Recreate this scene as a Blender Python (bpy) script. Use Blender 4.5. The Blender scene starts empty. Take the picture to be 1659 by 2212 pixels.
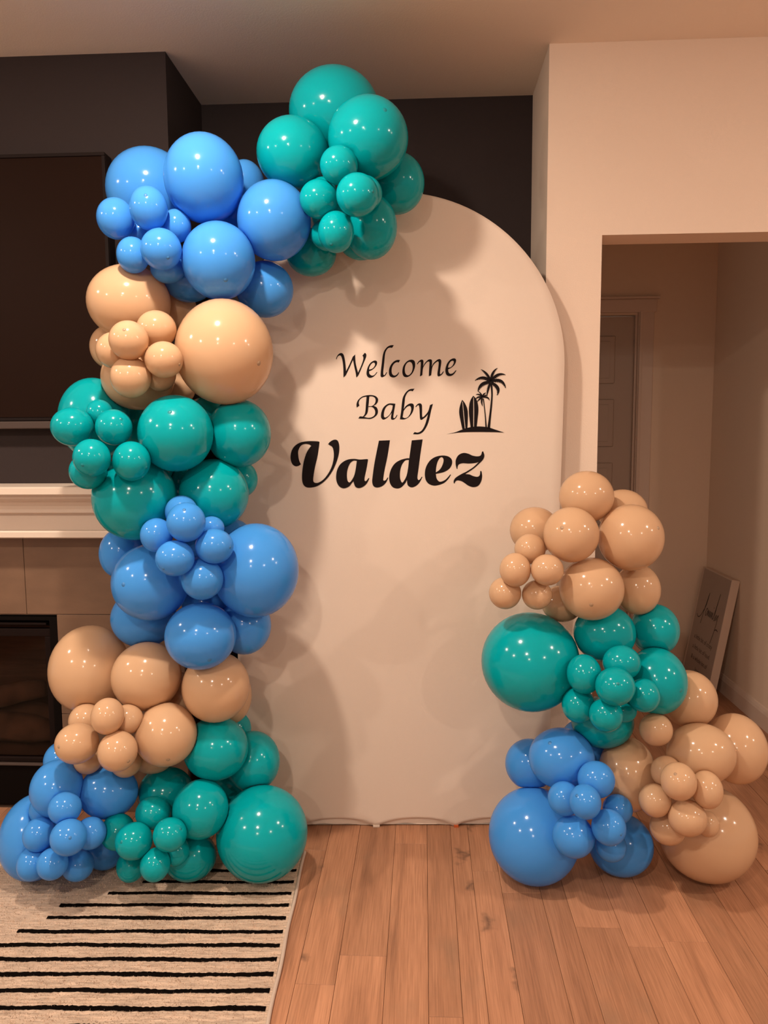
import bpy, bmesh, math, random
import numpy as np
from mathutils import Vector, Matrix
from mathutils.geometry import tessellate_polygon

random.seed(7)
rng = np.random.default_rng(7)
scene = bpy.context.scene
COL = scene.collection

# ------------------------------------------------------------------ camera
CAM_H = 1.43
FOC, PITCH, YAW, ROLL = 1645.99, .1032, .0520, -.0066      # pixels of a 1659 px wide frame, radians
Fv = Vector((-math.sin(YAW) * math.cos(PITCH), math.cos(YAW) * math.cos(PITCH), -math.sin(PITCH)))
R0 = Vector((math.cos(YAW), math.sin(YAW), 0))
U0 = R0.cross(Fv)
Rv = R0 * math.cos(ROLL) + U0 * math.sin(ROLL)
Uv = -R0 * math.sin(ROLL) + U0 * math.cos(ROLL)
CAM = Vector((0, 0, CAM_H))
cam_data = bpy.data.cameras.new('camera')
cam_data.sensor_fit = 'HORIZONTAL'
cam_data.sensor_width = 36.0
cam_data.lens = FOC / 1659.0 * 36.0
cam_data.clip_start = 0.02
cam = bpy.data.objects.new('camera', cam_data)
M3 = Matrix((Rv, Uv, -Fv)).transposed()
cam.matrix_world = Matrix.Translation(CAM) @ M3.to_4x4()
COL.objects.link(cam)
scene.camera = cam

# ------------------------------------------------------------------ world, lamps, exposure
world = bpy.data.worlds.new('world')
scene.world = world
world.use_nodes = True
world.node_tree.nodes['Background'].inputs[0].default_value = (1, .87, .75, 1)
world.node_tree.nodes['Background'].inputs[1].default_value = 0.44

CEIL = 2.743
LAMPS = [(-.66, 1.46, 1.0), (-.60, -.58, 1.0), (-3.13, 1.40, 1.0), (-3.10, -.55, 1.0),
         (2.50, 1.00, .8), (4.50, .80, .8), (2.4, -1.6, .8), (-.6, -2.6, .8)]
LAMP_W = 33.0
LAMP_SIDE = .40
for i, (lx, ly, k) in enumerate(LAMPS):
    for kind, watt in (('AREA', LAMP_W), ('POINT', LAMP_W * LAMP_SIDE)):    # lens and its glow to the sides
        ld = bpy.data.lights.new('ceiling_lamp', kind)
        if kind == 'AREA':
            ld.shape = 'DISK'
            ld.size = .11
        else:
            ld.shadow_soft_size = .05
        ld.energy = watt * k
        ld.color = (1.0, .84, .70)
        lo = bpy.data.objects.new('ceiling_lamp', ld)
        lo.location = (lx, ly, CEIL - (.004 if kind == 'AREA' else .06))
        COL.objects.link(lo)

vs = scene.view_settings
vs.view_transform = 'Standard'
vs.look = 'None'
vs.exposure = 0.0
vs.gamma = 1.0
vs.use_curve_mapping = False


# ------------------------------------------------------------------ helpers
def lin(c):
    return tuple(((v / 255) / 12.92 if v / 255 <= .04045 else ((v / 255 + .055) / 1.055) ** 2.4) for v in c) + (1,)


def new_mat(name):
    m = bpy.data.materials.new(name)
    m.use_nodes = True
    nt = m.node_tree
    return m, nt, nt.nodes['Principled BSDF']


def N(nt, kind, **kw):
    n = nt.nodes.new(kind)
    for k, v in kw.items():
        setattr(n, k, v)
    return n


def plain(name, col, rough=.6, bump=0, scale=200, var=0, vscale=6, metal=0, spec=.5, stretch=(1, 1, 1)):
    m, nt, b = new_mat(name)
    b.inputs['Base Color'].default_value = (*col, 1)
    b.inputs['Roughness'].default_value = rough
    b.inputs['Metallic'].default_value = metal
    b.inputs['Specular IOR Level'].default_value = spec
    tc = N(nt, 'ShaderNodeTexCoord')
    mp = N(nt, 'ShaderNodeMapping')
    mp.inputs['Scale'].default_value = stretch
    nt.links.new(tc.outputs['Object'], mp.inputs[0])
    if var:
        nz = N(nt, 'ShaderNodeTexNoise')
        nz.inputs['Scale'].default_value = vscale
        nz.inputs['Detail'].default_value = 6
        nt.links.new(mp.outputs[0], nz.inputs[0])
        cr = N(nt, 'ShaderNodeValToRGB')
        cr.color_ramp.elements[0].position = .3
        cr.color_ramp.elements[1].position = .7
        cr.color_ramp.elements[0].color = (*[c * (1 - var) for c in col], 1)
        cr.color_ramp.elements[1].color = (*[min(1, c * (1 + var)) for c in col], 1)
        nt.links.new(nz.outputs[0], cr.inputs[0])
        nt.links.new(cr.outputs[0], b.inputs['Base Color'])
    if bump:
        nz2 = N(nt, 'ShaderNodeTexNoise')
        nz2.inputs['Scale'].default_value = scale
        nz2.inputs['Detail'].default_value = 3
        nt.links.new(mp.outputs[0], nz2.inputs[0])
        bp = N(nt, 'ShaderNodeBump')
        bp.inputs['Strength'].default_value = bump
        bp.inputs['Distance'].default_value = .002
        nt.links.new(nz2.outputs[0], bp.inputs['Height'])
        nt.links.new(bp.outputs[0], b.inputs['Normal'])
    return m


def link(name, me, mat=None, parent=None):
    o = bpy.data.objects.new(name, me)
    COL.objects.link(o)
    if mat is not None:
        me.materials.append(mat)
    if parent is not None:
        o.parent = parent
    return o


def tag(o, label, cat, group=None):
    o['label'] = label
    o['category'] = cat
    if group:
        o['group'] = group
    return o


def struct(o):
    o['kind'] = 'structure'
    return o


def empty(name, loc=(0, 0, 0), rz=0):
    o = bpy.data.objects.new(name, None)
    o.location = loc
    o.rotation_euler = (0, 0, rz)
    o.empty_display_size = .05
    COL.objects.link(o)
    return o


def mesh(name, verts, faces, smooth=False):
    me = bpy.data.meshes.new(name)
    me.from_pydata([tuple(v) for v in verts], [], faces)
    if smooth:
        me.polygons.foreach_set('use_smooth', [True] * len(me.polygons))
    me.update()
    return me


def bm_box(bm, x0, x1, y0, y1, z0, z1):
    vs_ = [bm.verts.new(p) for p in ((x0, y0, z0), (x1, y0, z0), (x1, y1, z0), (x0, y1, z0),
                                     (x0, y0, z1), (x1, y0, z1), (x1, y1, z1), (x0, y1, z1))]
    for f in ((3, 2, 1, 0), (4, 5, 6, 7), (0, 1, 5, 4), (1, 2, 6, 5), (2, 3, 7, 6), (3, 0, 4, 7)):
        bm.faces.new([vs_[i] for i in f])


def boxes(name, blist, mat, parent=None, bevel=0, origin=(0, 0, 0)):
    bm = bmesh.new()
    ox, oy, oz = origin
    for b in blist:
        bm_box(bm, b[0] - ox, b[1] - ox, b[2] - oy, b[3] - oy, b[4] - oz, b[5] - oz)
    if bevel:
        bmesh.ops.bevel(bm, geom=list(bm.edges), offset=bevel, segments=2, affect='EDGES', profile=.5)
    me = bpy.data.meshes.new(name)
    bm.to_mesh(me)
    bm.free()
    o = link(name, me, mat, parent)
    o.location = origin
    return o


def prism_x(name, prof, x0, x1, mat, parent=None):
    """profile of (y, z) points extruded along x"""
    n = len(prof)
    v = [(x0, y, z) for y, z in prof] + [(x1, y, z) for y, z in prof]
    f = [[i, (i + 1) % n, n + (i + 1) % n, n + i] for i in range(n)]
    f += [list(range(n))[::-1], list(range(n, 2 * n))]
    me = mesh(name, v, f)
    bm = bmesh.new()
    bm.from_mesh(me)
    bmesh.ops.recalc_face_normals(bm, faces=bm.faces)
    bm.to_mesh(me)
    bm.free()
    return link(name, me, mat, parent)


def px_ray(x, y):
    return (Fv * FOC + Rv * (x - 829.5) - Uv * (y - 1106))


def at_plane(x, y, O, n):
    d = px_ray(x, y)
    return CAM + d * ((O - CAM).dot(n) / d.dot(n))


# ------------------------------------------------------------------ materials
M_DARK = plain('charcoal_paint', (.034, .0235, .022), .75, .25, 260, spec=.15)
M_WALL = plain('beige_wall_paint', (.80, .63, .50), .75, .3, 240)
M_CEIL = plain('ceiling_paint', (.90, .80, .69), .8, .35, 200)
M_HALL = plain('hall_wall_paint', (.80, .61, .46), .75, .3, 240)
M_TRIM = plain('painted_trim', (.70, .53, .42), .45)
M_MANTEL = plain('white_mantel_paint', (.74, .61, .50), .4)
M_TILE = plain('stone_tile', (.175, .098, .058), .42, .12, 90, .16, 5, stretch=(1, 1, 2.2))
M_GROUT = plain('grout', (.10, .06, .04), .9)
M_BLACK = plain('black_metal', (.004, .0025, .002), .6, spec=.06)
M_BROWNB = plain('dark_bronze_metal', (.011, .006, .005), .6, spec=.06)
M_FIRE = plain('firebox_lining', (.055, .028, .019), .9, .6, 30, .4, 14, stretch=(.4, .4, 5))
M_LOG = plain('charred_log', (.07, .042, .03), .9, .9, 40, .5, 12)
M_SCREEN = plain('screen_glass', (.016, .0075, .005), .4, spec=.03)
M_BEZEL = plain('black_plastic', (.014, .009, .008), .6, spec=.08)
M_TVBAR = plain('brown_grey_plastic', (.07, .048, .04), .6, spec=.2)
M_FABRIC = plain('stretch_fabric', (.74, .60, .49), .85, .25, 900)
M_VINYL = plain('black_vinyl', (.010, .006, .006), .7, spec=.1)
M_ORANGE = plain('orange_tab', (.55, .10, .02), .6)
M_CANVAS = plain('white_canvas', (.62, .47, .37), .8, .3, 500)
M_CANVASF = plain('grey_canvas_print', (.42, .31, .24), .8, .3, 500)
M_INK = plain('dark_print', (.03, .018, .012), .8)
M_INK2 = plain('faded_print', (.09, .055, .04), .8)
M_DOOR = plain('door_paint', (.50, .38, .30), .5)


def glass_mat():
    m, nt, b = new_mat('smoked_glass')
    b.inputs['Base Color'].default_value = (.35, .25, .2, 1)
    b.inputs['Roughness'].default_value = .06
    tr = N(nt, 'ShaderNodeBsdfTransparent')
    tr.inputs[0].default_value = (.85, .75, .68, 1)
    gl = N(nt, 'ShaderNodeBsdfGlossy')
    gl.inputs['Roughness'].default_value = .08
    fr = N(nt, 'ShaderNodeFresnel')
    fr.inputs[0].default_value = 1.18
    mx = N(nt, 'ShaderNodeMixShader')
    nt.links.new(fr.outputs[0], mx.inputs[0])
    nt.links.new(tr.outputs[0], mx.inputs[1])
    nt.links.new(gl.outputs[0], mx.inputs[2])
    nt.links.new(mx.outputs[0], nt.nodes['Material Output'].inputs[0])
    return m


M_GLASS = glass_mat()


def wood_mat():
    m, nt, b = new_mat('oak_plank')
    tc = N(nt, 'ShaderNodeTexCoord')
    oi = N(nt, 'ShaderNodeObjectInfo')
    mu = N(nt, 'ShaderNodeVectorMath', operation='SCALE')
    cmb = N(nt, 'ShaderNodeCombineXYZ')
    nt.links.new(oi.outputs['Random'], cmb.inputs[0])
    nt.links.new(oi.outputs['Random'], cmb.inputs[1])
    nt.links.new(cmb.outputs[0], mu.inputs[0])
    mu.inputs['Scale'].default_value = 37
    ad = N(nt, 'ShaderNodeVectorMath', operation='ADD')
    nt.links.new(tc.outputs['Object'], ad.inputs[0])
    nt.links.new(mu.outputs[0], ad.inputs[1])
    # long soft figure
    mp = N(nt, 'ShaderNodeMapping')
    mp.inputs['Scale'].default_value = (16, 1.3, 1)
    nt.links.new(ad.outputs[0], mp.inputs[0])
    nz = N(nt, 'ShaderNodeTexNoise')
    nz.inputs['Scale'].default_value = 1.0
    nz.inputs['Detail'].default_value = 5
    nz.inputs['Distortion'].default_value = .8
    nt.links.new(mp.outputs[0], nz.inputs[0])
    # fine grain
    mp2 = N(nt, 'ShaderNodeMapping')
    mp2.inputs['Scale'].default_value = (260, 7, 1)
    nt.links.new(ad.outputs[0], mp2.inputs[0])
    nz2 = N(nt, 'ShaderNodeTexNoise')
    nz2.inputs['Scale'].default_value = 1.0
    nz2.inputs['Detail'].default_value = 3
    nt.links.new(mp2.outputs[0], nz2.inputs[0])
    # broad blotches, grey patches
    mp3 = N(nt, 'ShaderNodeMapping')
    mp3.inputs['Scale'].default_value = (7, 3, 1)
    nt.links.new(ad.outputs[0], mp3.inputs[0])
    nz3 = N(nt, 'ShaderNodeTexNoise')
    nz3.inputs['Scale'].default_value = 1.0
    nz3.inputs['Detail'].default_value = 4
    nt.links.new(mp3.outputs[0], nz3.inputs[0])
    cr = N(nt, 'ShaderNodeValToRGB')
    e = cr.color_ramp.elements
    e[0].position, e[0].color = .22, (.27, .125, .068, 1)
    e[1].position, e[1].color = .70, (.50, .245, .135, 1)
    x = e.new(.45)
    x.color = (.42, .20, .108, 1)
    nt.links.new(nz.outputs[0], cr.inputs[0])
    gm = N(nt, 'ShaderNodeMix', data_type='RGBA', blend_type='MULTIPLY')
    gr = N(nt, 'ShaderNodeValToRGB')
    gr.color_ramp.elements[0].position, gr.color_ramp.elements[0].color = .30, (.70, .66, .62, 1)
    gr.color_ramp.elements[1].position, gr.color_ramp.elements[1].color = .62, (1.06, 1.05, 1.04, 1)
    nt.links.new(nz2.outputs[0], gr.inputs[0])
    gm.inputs[0].default_value = .75
    nt.links.new(cr.outputs[0], gm.inputs[6])
    nt.links.new(gr.outputs[0], gm.inputs[7])
    # grey blotch
    gm2 = N(nt, 'ShaderNodeMix', data_type='RGBA', blend_type='MIX')
    br = N(nt, 'ShaderNodeValToRGB')
    br.color_ramp.elements[0].position, br.color_ramp.elements[0].color = .56, (0, 0, 0, 1)
    br.color_ramp.elements[1].position, br.color_ramp.elements[1].color = .78, (.7, .7, .7, 1)
    nt.links.new(nz3.outputs[0], br.inputs[0])
    nt.links.new(br.outputs[0], gm2.inputs[0])
    nt.links.new(gm.outputs[2], gm2.inputs[6])
    gm2.inputs[7].default_value = (.27, .155, .092, 1)
    # sparse knots
    mp4 = N(nt, 'ShaderNodeMapping')
    mp4.inputs['Scale'].default_value = (5.2, 2.6, 1)
    nt.links.new(ad.outputs[0], mp4.inputs[0])
    wn = N(nt, 'ShaderNodeTexNoise')
    wn.inputs['Scale'].default_value = 22
    nt.links.new(ad.outputs[0], wn.inputs[0])
    wa = N(nt, 'ShaderNodeVectorMath', operation='SCALE')
    wa.inputs['Scale'].default_value = .5
    nt.links.new(wn.outputs['Color'], wa.inputs[0])
    wb = N(nt, 'ShaderNodeVectorMath', operation='ADD')
    nt.links.new(mp4.outputs[0], wb.inputs[0])
    nt.links.new(wa.outputs[0], wb.inputs[1])
    vo = N(nt, 'ShaderNodeTexVoronoi')
    vo.voronoi_dimensions = '2D'
    vo.inputs['Scale'].default_value = 1
    nt.links.new(wb.outputs[0], vo.inputs[0])
    kr = N(nt, 'ShaderNodeValToRGB')
    kr.color_ramp.elements[0].position, kr.color_ramp.elements[0].color = .0, (.75, .75, .75, 1)
    kr.color_ramp.elements[1].position, kr.color_ramp.elements[1].color = .13, (0, 0, 0, 1)
    nt.links.new(vo.outputs['Distance'], kr.inputs[0])
    gm3 = N(nt, 'ShaderNodeMix', data_type='RGBA', blend_type='MIX')
    sp = N(nt, 'ShaderNodeSeparateColor')
    nt.links.new(vo.outputs['Color'], sp.inputs[0])
    gt = N(nt, 'ShaderNodeMath', operation='GREATER_THAN')
    gt.inputs[1].default_value = .66
    nt.links.new(sp.outputs[0], gt.inputs[0])
    gk = N(nt, 'ShaderNodeMath', operation='MULTIPLY')
    nt.links.new(gt.outputs[0], gk.inputs[0])
    nt.links.new(kr.outputs[0], gk.inputs[1])
    nt.links.new(gk.outputs[0], gm3.inputs[0])
    nt.links.new(gm2.outputs[2], gm3.inputs[6])
    gm3.inputs[7].default_value = (.085, .045, .028, 1)
    # plank to plank tone
    hs = N(nt, 'ShaderNodeHueSaturation')
    mr = N(nt, 'ShaderNodeMapRange')
    mr.inputs['To Min'].default_value = .82
    mr.inputs['To Max'].default_value = 1.12
    nt.links.new(oi.outputs['Random'], mr.inputs[0])
    nt.links.new(mr.outputs[0], hs.inputs['Value'])
    nt.links.new(gm3.outputs[2], hs.inputs['Color'])
    nt.links.new(hs.outputs[0], b.inputs['Base Color'])
    b.inputs['Roughness'].default_value = .48
    b.inputs['Specular IOR Level'].default_value = .35
    bp = N(nt, 'ShaderNodeBump')
    bp.inputs['Strength'].default_value = .25
    bp.inputs['Distance'].default_value = .001
    nt.links.new(nz2.outputs[0], bp.inputs['Height'])
    nt.links.new(bp.outputs[0], b.inputs['Normal'])
    return m


M_WOOD = wood_mat()
M_JOINT = plain('plank_joint', (.17, .09, .052), .8)


def balloon_mat(name, col, trans=.22):
    m, nt, b = new_mat(name)
    b.inputs['Base Color'].default_value = (*col, 1)
    b.inputs['Roughness'].default_value = .13
    b.inputs['Specular IOR Level'].default_value = .35
    tl = N(nt, 'ShaderNodeBsdfTranslucent')
    tl.inputs[0].default_value = (*[min(1, c * 1.05) for c in col], 1)
    mx = N(nt, 'ShaderNodeMixShader')
    mx.inputs[0].default_value = trans
    nt.links.new(b.outputs[0], mx.inputs[1])
    nt.links.new(tl.outputs[0], mx.inputs[2])
    nt.links.new(mx.outputs[0], nt.nodes['Material Output'].inputs[0])
    return m


BCOL = {'teal': (.001, .40, .44), 'blue': (.068, .335, .84), 'peach': (.70, .445, .262)}
M_BALL = {k: balloon_mat(k + '_latex', c) for k, c in BCOL.items()}
M_TIP = {k: plain(k + '_latex_tip', tuple(v * .55 for v in c), .4) for k, c in BCOL.items()}

# ------------------------------------------------------------------ room shell
X_BREAST, Y_BREAST, Y_NICHE = -.887, 2.734, 3.164
X_PIER, Y_PIER = .430, 2.767
X_OPEN, Z_OPEN, WALL_T = .621, 2.109, .140
X_HALL, Y_HALL = 1.645, 4.470
XL, XR, YB = -4.6, 6.0, -4.2

floor = struct(boxes('floor', [(XL, XR, YB, Y_HALL + .1, -.10, -.006)], M_JOINT))
ceil_o = struct(boxes('ceiling', [(XL, XR, YB, Y_HALL + .1, CEIL, CEIL + .1)], M_CEIL))
struct(boxes('wall_back', [(X_BREAST, X_PIER, Y_NICHE, Y_NICHE + .1, 0, CEIL)], M_DARK))
breast = struct(boxes('wall_chimney', [(-2.85, -2.37, Y_BREAST, Y_NICHE + .1, 0, CEIL), (-1.367, X_BREAST, Y_BREAST, Y_NICHE + .1, 0, CEIL),
                                       (-2.37, -1.367, Y_BREAST, Y_NICHE + .1, .76, CEIL), (-2.37, -1.367, Y_NICHE, Y_NICHE + .1, 0, .76)], M_DARK))
struct(boxes('wall_left_niche', [(XL, -2.85, Y_NICHE, Y_NICHE + .1, 0, CEIL)], M_DARK))
struct(boxes('wall_right', [(X_PIER, X_OPEN, Y_PIER, Y_PIER + WALL_T, 0, CEIL),
                            (X_OPEN, X_HALL, Y_PIER, Y_PIER + WALL_T, Z_OPEN, CEIL),
                            (X_HALL, XR, Y_PIER, Y_PIER + WALL_T, 0, CEIL),
                            (X_PIER, X_PIER + .12, Y_PIER + WALL_T, Y_NICHE + .1, 0, CEIL)], M_WALL))
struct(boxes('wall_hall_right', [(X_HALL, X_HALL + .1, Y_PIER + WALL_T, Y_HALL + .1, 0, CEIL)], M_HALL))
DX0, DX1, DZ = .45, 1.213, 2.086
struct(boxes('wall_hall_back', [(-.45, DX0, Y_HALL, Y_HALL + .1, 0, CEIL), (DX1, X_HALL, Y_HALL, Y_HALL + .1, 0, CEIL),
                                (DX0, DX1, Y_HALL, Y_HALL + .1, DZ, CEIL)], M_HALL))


def baseboard(name, prof, along, a0, a1, fixed, sign):
    """prof = (out, z); along 'x' or 'y'"""
    n = len(prof)
    v = []
    for a in (a0, a1):
        for o_, z in prof:
            v.append((a, fixed + sign * o_, z) if along == 'x' else (fixed + sign * o_, a, z))
    f = [[i, (i + 1) % n, n + (i + 1) % n, n + i] for i in range(n)] + [list(range(n))[::-1], list(range(n, 2 * n))]
    me = mesh(name, v, f)
    bm = bmesh.new()
    bm.from_mesh(me)
    bmesh.ops.recalc_face_normals(bm, faces=bm.faces)
    bm.to_mesh(me)
    bm.free()
    return struct(link(name, me, M_TRIM))


BP = [(0, 0), (.016, 0), (.016, .075), (.012, .088), (.006, .100), (0, .102)]
baseboard('baseboard_hall_right', BP, 'y', Y_PIER + WALL_T, Y_HALL, X_HALL, -1)
baseboard('baseboard_hall_back', BP, 'x', 1.305, X_HALL - .017, Y_HALL, -1)
baseboard('baseboard_right', BP, 'x', X_PIER, X_OPEN, Y_PIER, -1)
baseboard('baseboard_niche', BP, 'x', X_BREAST, X_PIER, Y_NICHE, -1)

# hall door with casing
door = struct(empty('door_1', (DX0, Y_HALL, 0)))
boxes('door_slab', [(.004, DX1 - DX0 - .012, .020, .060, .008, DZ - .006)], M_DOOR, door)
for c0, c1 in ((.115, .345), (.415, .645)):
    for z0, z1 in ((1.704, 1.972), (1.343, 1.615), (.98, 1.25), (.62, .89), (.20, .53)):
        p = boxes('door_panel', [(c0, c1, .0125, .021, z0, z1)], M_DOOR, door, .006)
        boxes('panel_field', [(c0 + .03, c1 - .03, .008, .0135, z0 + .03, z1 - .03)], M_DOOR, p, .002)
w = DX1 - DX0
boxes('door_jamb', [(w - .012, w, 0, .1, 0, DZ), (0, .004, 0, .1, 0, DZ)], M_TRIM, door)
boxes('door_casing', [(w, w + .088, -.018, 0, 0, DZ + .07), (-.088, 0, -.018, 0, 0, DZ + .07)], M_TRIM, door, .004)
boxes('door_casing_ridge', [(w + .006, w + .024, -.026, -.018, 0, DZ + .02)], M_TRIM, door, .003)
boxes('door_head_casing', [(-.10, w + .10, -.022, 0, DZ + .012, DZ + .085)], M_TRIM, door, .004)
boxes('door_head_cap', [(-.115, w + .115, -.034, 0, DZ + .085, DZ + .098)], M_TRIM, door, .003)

# ------------------------------------------------------------------ floor planks (each its own piece)
lines = [-.102, .0116, .0956, .158, .244]
wid = [.13, .105, .09, .12, .075, .13, .1]
xs = list(lines)
k = 0
while xs[0] > -1.95:
    xs.insert(0, xs[0] - wid[k % 7]); k += 1
k = 3
while xs[-1] < 1.64:
    xs.append(min(1.645, xs[-1] + wid[k % 7])); k += 1
random.seed(3)
plank_cache = {}
for i in range(len(xs) - 1):
    x0, x1 = xs[i] + .0005, xs[i + 1] - .0005
    y = .7 - random.random() * 1.1
    yend = Y_HALL if x1 > -.3 else Y_NICHE
    if x1 < X_BREAST:
        yend = Y_BREAST
    while y < yend - .05:
        L = random.choice((1.05, 1.22, 1.22, .8))
        ya, yb = y + .0005, min(y + L, yend) - .0005
        key = (round(x1 - x0, 3), round(yb - ya, 3))
        if key not in plank_cache:
            bm = bmesh.new()
            hw, hl = (x1 - x0) / 2, (yb - ya) / 2
            bm_box(bm, -hw, hw, -hl, hl, -.0058, 0)
            top = [e for e in bm.edges if all(abs(v.co.z) < 1e-6 for v in e.verts)]
            bmesh.ops.bevel(bm, geom=top, offset=.0006, segments=1, affect='EDGES')
            me = bpy.data.meshes.new('plank')
            bm.to_mesh(me)
            bm.free()
            me.materials.append(M_WOOD)
            plank_cache[key] = me
        o = link('plank', plank_cache[key], None, floor)
        o.location = ((x0 + x1) / 2, (ya + yb) / 2, 0)
        y += L
# the same boards out of sight: behind the camera and to the far sides, one piece
boxes('plank_field', [(XL, xs[0], YB, Y_NICHE, -.0058, 0), (xs[-1] + .001, XR, YB, Y_PIER, -.0058, 0), (xs[0], xs[-1], YB, -.45, -.0058, 0)],
      M_WOOD, floor)['kind'] = 'stuff'

# ------------------------------------------------------------------ fireplace
fp = empty('fireplace', (-1.367, Y_BREAST, 0))
tag(fp, 'black fireplace insert in a brown stone tile surround at the left edge', 'fireplace')


def fpart(name, bl, mat, bevel=0, parent=None):
    o = boxes(name, bl, mat, parent or fp, bevel)
    return o


# coordinates below are relative to the insert's right edge (x), the breast face (y)
g = .0009
fpart('grout_bed', [(-1.0, .48, -.010, 0, .762, 1.062), (.001, .48, -.010, 0, 0, .762)], M_GROUT)
for (a, b_, z0, z1) in ((-.112, .48, .766, 1.062), (-.722, -.112, .766, 1.062), (-1.0, -.722, .766, 1.062),
                        (.001, .48, .383, .766), (.001, .48, .0, .383)):
    fpart('tile', [(a + g, b_ - g, -.016, -.004, z0 + g, z1 - g)], M_TILE, .0012)
fpart('insert_frame', [(-.030, 0, -.012, .06, 0, .757), (-1.003, -.973, -.012, .06, 0, .757), (-.973, -.030, -.012, .06, .742, .757)], M_BLACK)
fpart('louvre_slot', [(-.973, -.030, .03, .05, .712, .742)], M_BLACK)
fpart('louvre_bar', [(-.973, -.046, -.006, .022, .722, .731)], M_BROWNB, .002)
fpart('glass_frame', [(-.973, -.030, .004, .030, .676, .706), (-.060, -.030, .004, .030, .182, .676), (-.973, -.943, .004, .030, .182, .676),
                      (-.973, -.030, .004, .030, .182, .200)], M_BROWNB, .003)
fpart('glass_pane', [(-.943, -.060, .016, .020, .200, .676)], M_GLASS)
fpart('lower_panel', [(-.973, -.030, .004, .040, .012, .172)], M_BLACK, .003)
fpart('lower_lip', [(-.973, -.030, -.008, .030, .172, .180)], M_TVBAR, .002)
fpart('firebox', [(-.965, -.038, .36, .38, .18, .72), (-.05, -.038, .05, .36, .18, .72), (-.965, -.95, .05, .36, .18, .72),
                  (-.965, -.038, .05, .36, .17, .185), (-.965, -.038, .05, .36, .715, .725)], M_FIRE)


def log(name, p0, p1, r, parent, mat):
    p0, p1 = Vector(p0), Vector(p1)
    d = (p1 - p0).normalized()
    a = d.orthogonal().normalized()
    b_ = d.cross(a)
    nseg, nr = 9, 12
    v, f = [], []
    for i in range(nseg + 1):
        t = i / nseg
        c = p0.lerp(p1, t) + a * .012 * math.sin(5 * t + r * 90)
        for j in range(nr):
            th = 2 * math.pi * j / nr
            rr = r * (1 + .16 * math.sin(3 * th + 4 * t + r * 50) + .08 * random.uniform(-1, 1)) * (1 - .25 * (abs(2 * t - 1) ** 6))
            v.append(c + a * rr * math.cos(th) + b_ * rr * math.sin(th))
    for i in range(nseg):
        for j in range(nr):
            f.append([i * nr + j, i * nr + (j + 1) % nr, (i + 1) * nr + (j + 1) % nr, (i + 1) * nr + j])
    f += [list(range(nr))[::-1], list(range(nseg * nr, nseg * nr + nr))]
    return link(name, mesh(name, v, f, True), mat, parent)


log('log', (-.85, .20, .245), (-.12, .16, .245), .055, fp, M_LOG)
log('log', (-.78, .27, .26), (-.18, .29, .25), .06, fp, M_LOG)
log('log', (-.60, .13, .345), (-.20, .26, .375), .042, fp, M_LOG)
log('log', (-.80, .26, .36), (-.48, .16, .36), .04, fp, M_LOG)

# mantel
man = empty('mantel', (-1.9, Y_BREAST, 1.062))
tag(man, 'white moulded mantel shelf over the tiled fireplace surround', 'mantel')


def mpart(name, prof, x1):
    pr = [(y - Y_BREAST, z - 1.062) for y, z in prof]
    return prism_x(name, pr, -.95, x1 + 1.9, M_MANTEL, man)


YBW = Y_BREAST - .0005
mpart('mantel_shelf', [(YBW, 1.254), (2.540, 1.254), (2.534, 1.250), (2.534, 1.229), (2.540, 1.225), (YBW, 1.225)], -.925)
mpart('crown_moulding', [(YBW, 1.2245), (2.558, 1.2245), (2.560, 1.214), (2.572, 1.206), (2.592, 1.196), (2.606, 1.182), (2.612, 1.170), (2.612, 1.158),
                         (2.624, 1.154), (YBW, 1.154)], -.945)
mpart('frieze_board', [(YBW, 1.1535), (2.640, 1.1535), (2.640, 1.092), (YBW, 1.092)], -.962)
mpart('lower_moulding', [(YBW, 1.0915), (2.630, 1.0915), (2.626, 1.086), (2.626, 1.068), (2.632, 1.064), (YBW, 1.064)], -.955)

# television
tv = empty('television', (-1.09, 2.70, 1.45))
tag(tv, 'large switched off flat television hung above the mantel', 'television')
TW = 1.62
boxes('tv_body', [(-TW, 0, -.022, .034, .03, .945)], M_BEZEL, tv, .004)
boxes('tv_screen', [(-TW + .012, -.012, -.0245, -.0215, .045, .933)], M_SCREEN, tv)
boxes('tv_bezel', [(-TW, 0, -.030, -.022, .933, .945), (-.012, 0, -.030, -.022, .03, .933), (-TW, -TW + .012, -.030, -.022, .03, .933)], M_BEZEL, tv, .002)
boxes('tv_bottom_bar', [(-TW, 0, -.032, .02, .004, .030)], M_TVBAR, tv, .003)

# ------------------------------------------------------------------ arch panel
A_ANG = .043
AO = Vector((-.090, 2.647, 0))
AU = Vector((math.cos(A_ANG), math.sin(A_ANG), 0))
AN = Vector((math.sin(A_ANG), -math.cos(A_ANG), 0))
AR, AZ, AB = .575, 1.660, .533
arch = empty('arch_panel', AO, A_ANG)
tag(arch, 'tall white fabric arch panel with black welcome lettering, standing between the garlands', 'backdrop')
nu, rows = 64, []
zs = list(np.concatenate([np.linspace(.005, .09, 16), np.linspace(.12, AZ, 30), AZ + AR * np.sin(np.linspace(0, math.pi / 2, 34))[1:]]))
TABS = (-.37, -.083, .208, .50)


def half(z):
    if z <= AZ:
        t = z / AZ
        return AB + (AR - AB) * (1 - (1 - t) ** 1.4)
    return math.sqrt(max(0, AR * AR - (z - AZ) ** 2))


def left(z):
    return AR if z <= AZ else half(z)


def sag(u, z):
    """cloth tucked back under the frame between the tabs"""
    for a, b_ in zip((-.60,) + TABS, TABS + (.56,)):
        if a <= u <= b_:
            t = (u - a) / (b_ - a)
            hgt = .034 * (max(0, math.sin(math.pi * t)) ** .6)
            if z < hgt:
                return .012 * min(1, (hgt - z) / .006)
    return 0


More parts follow.
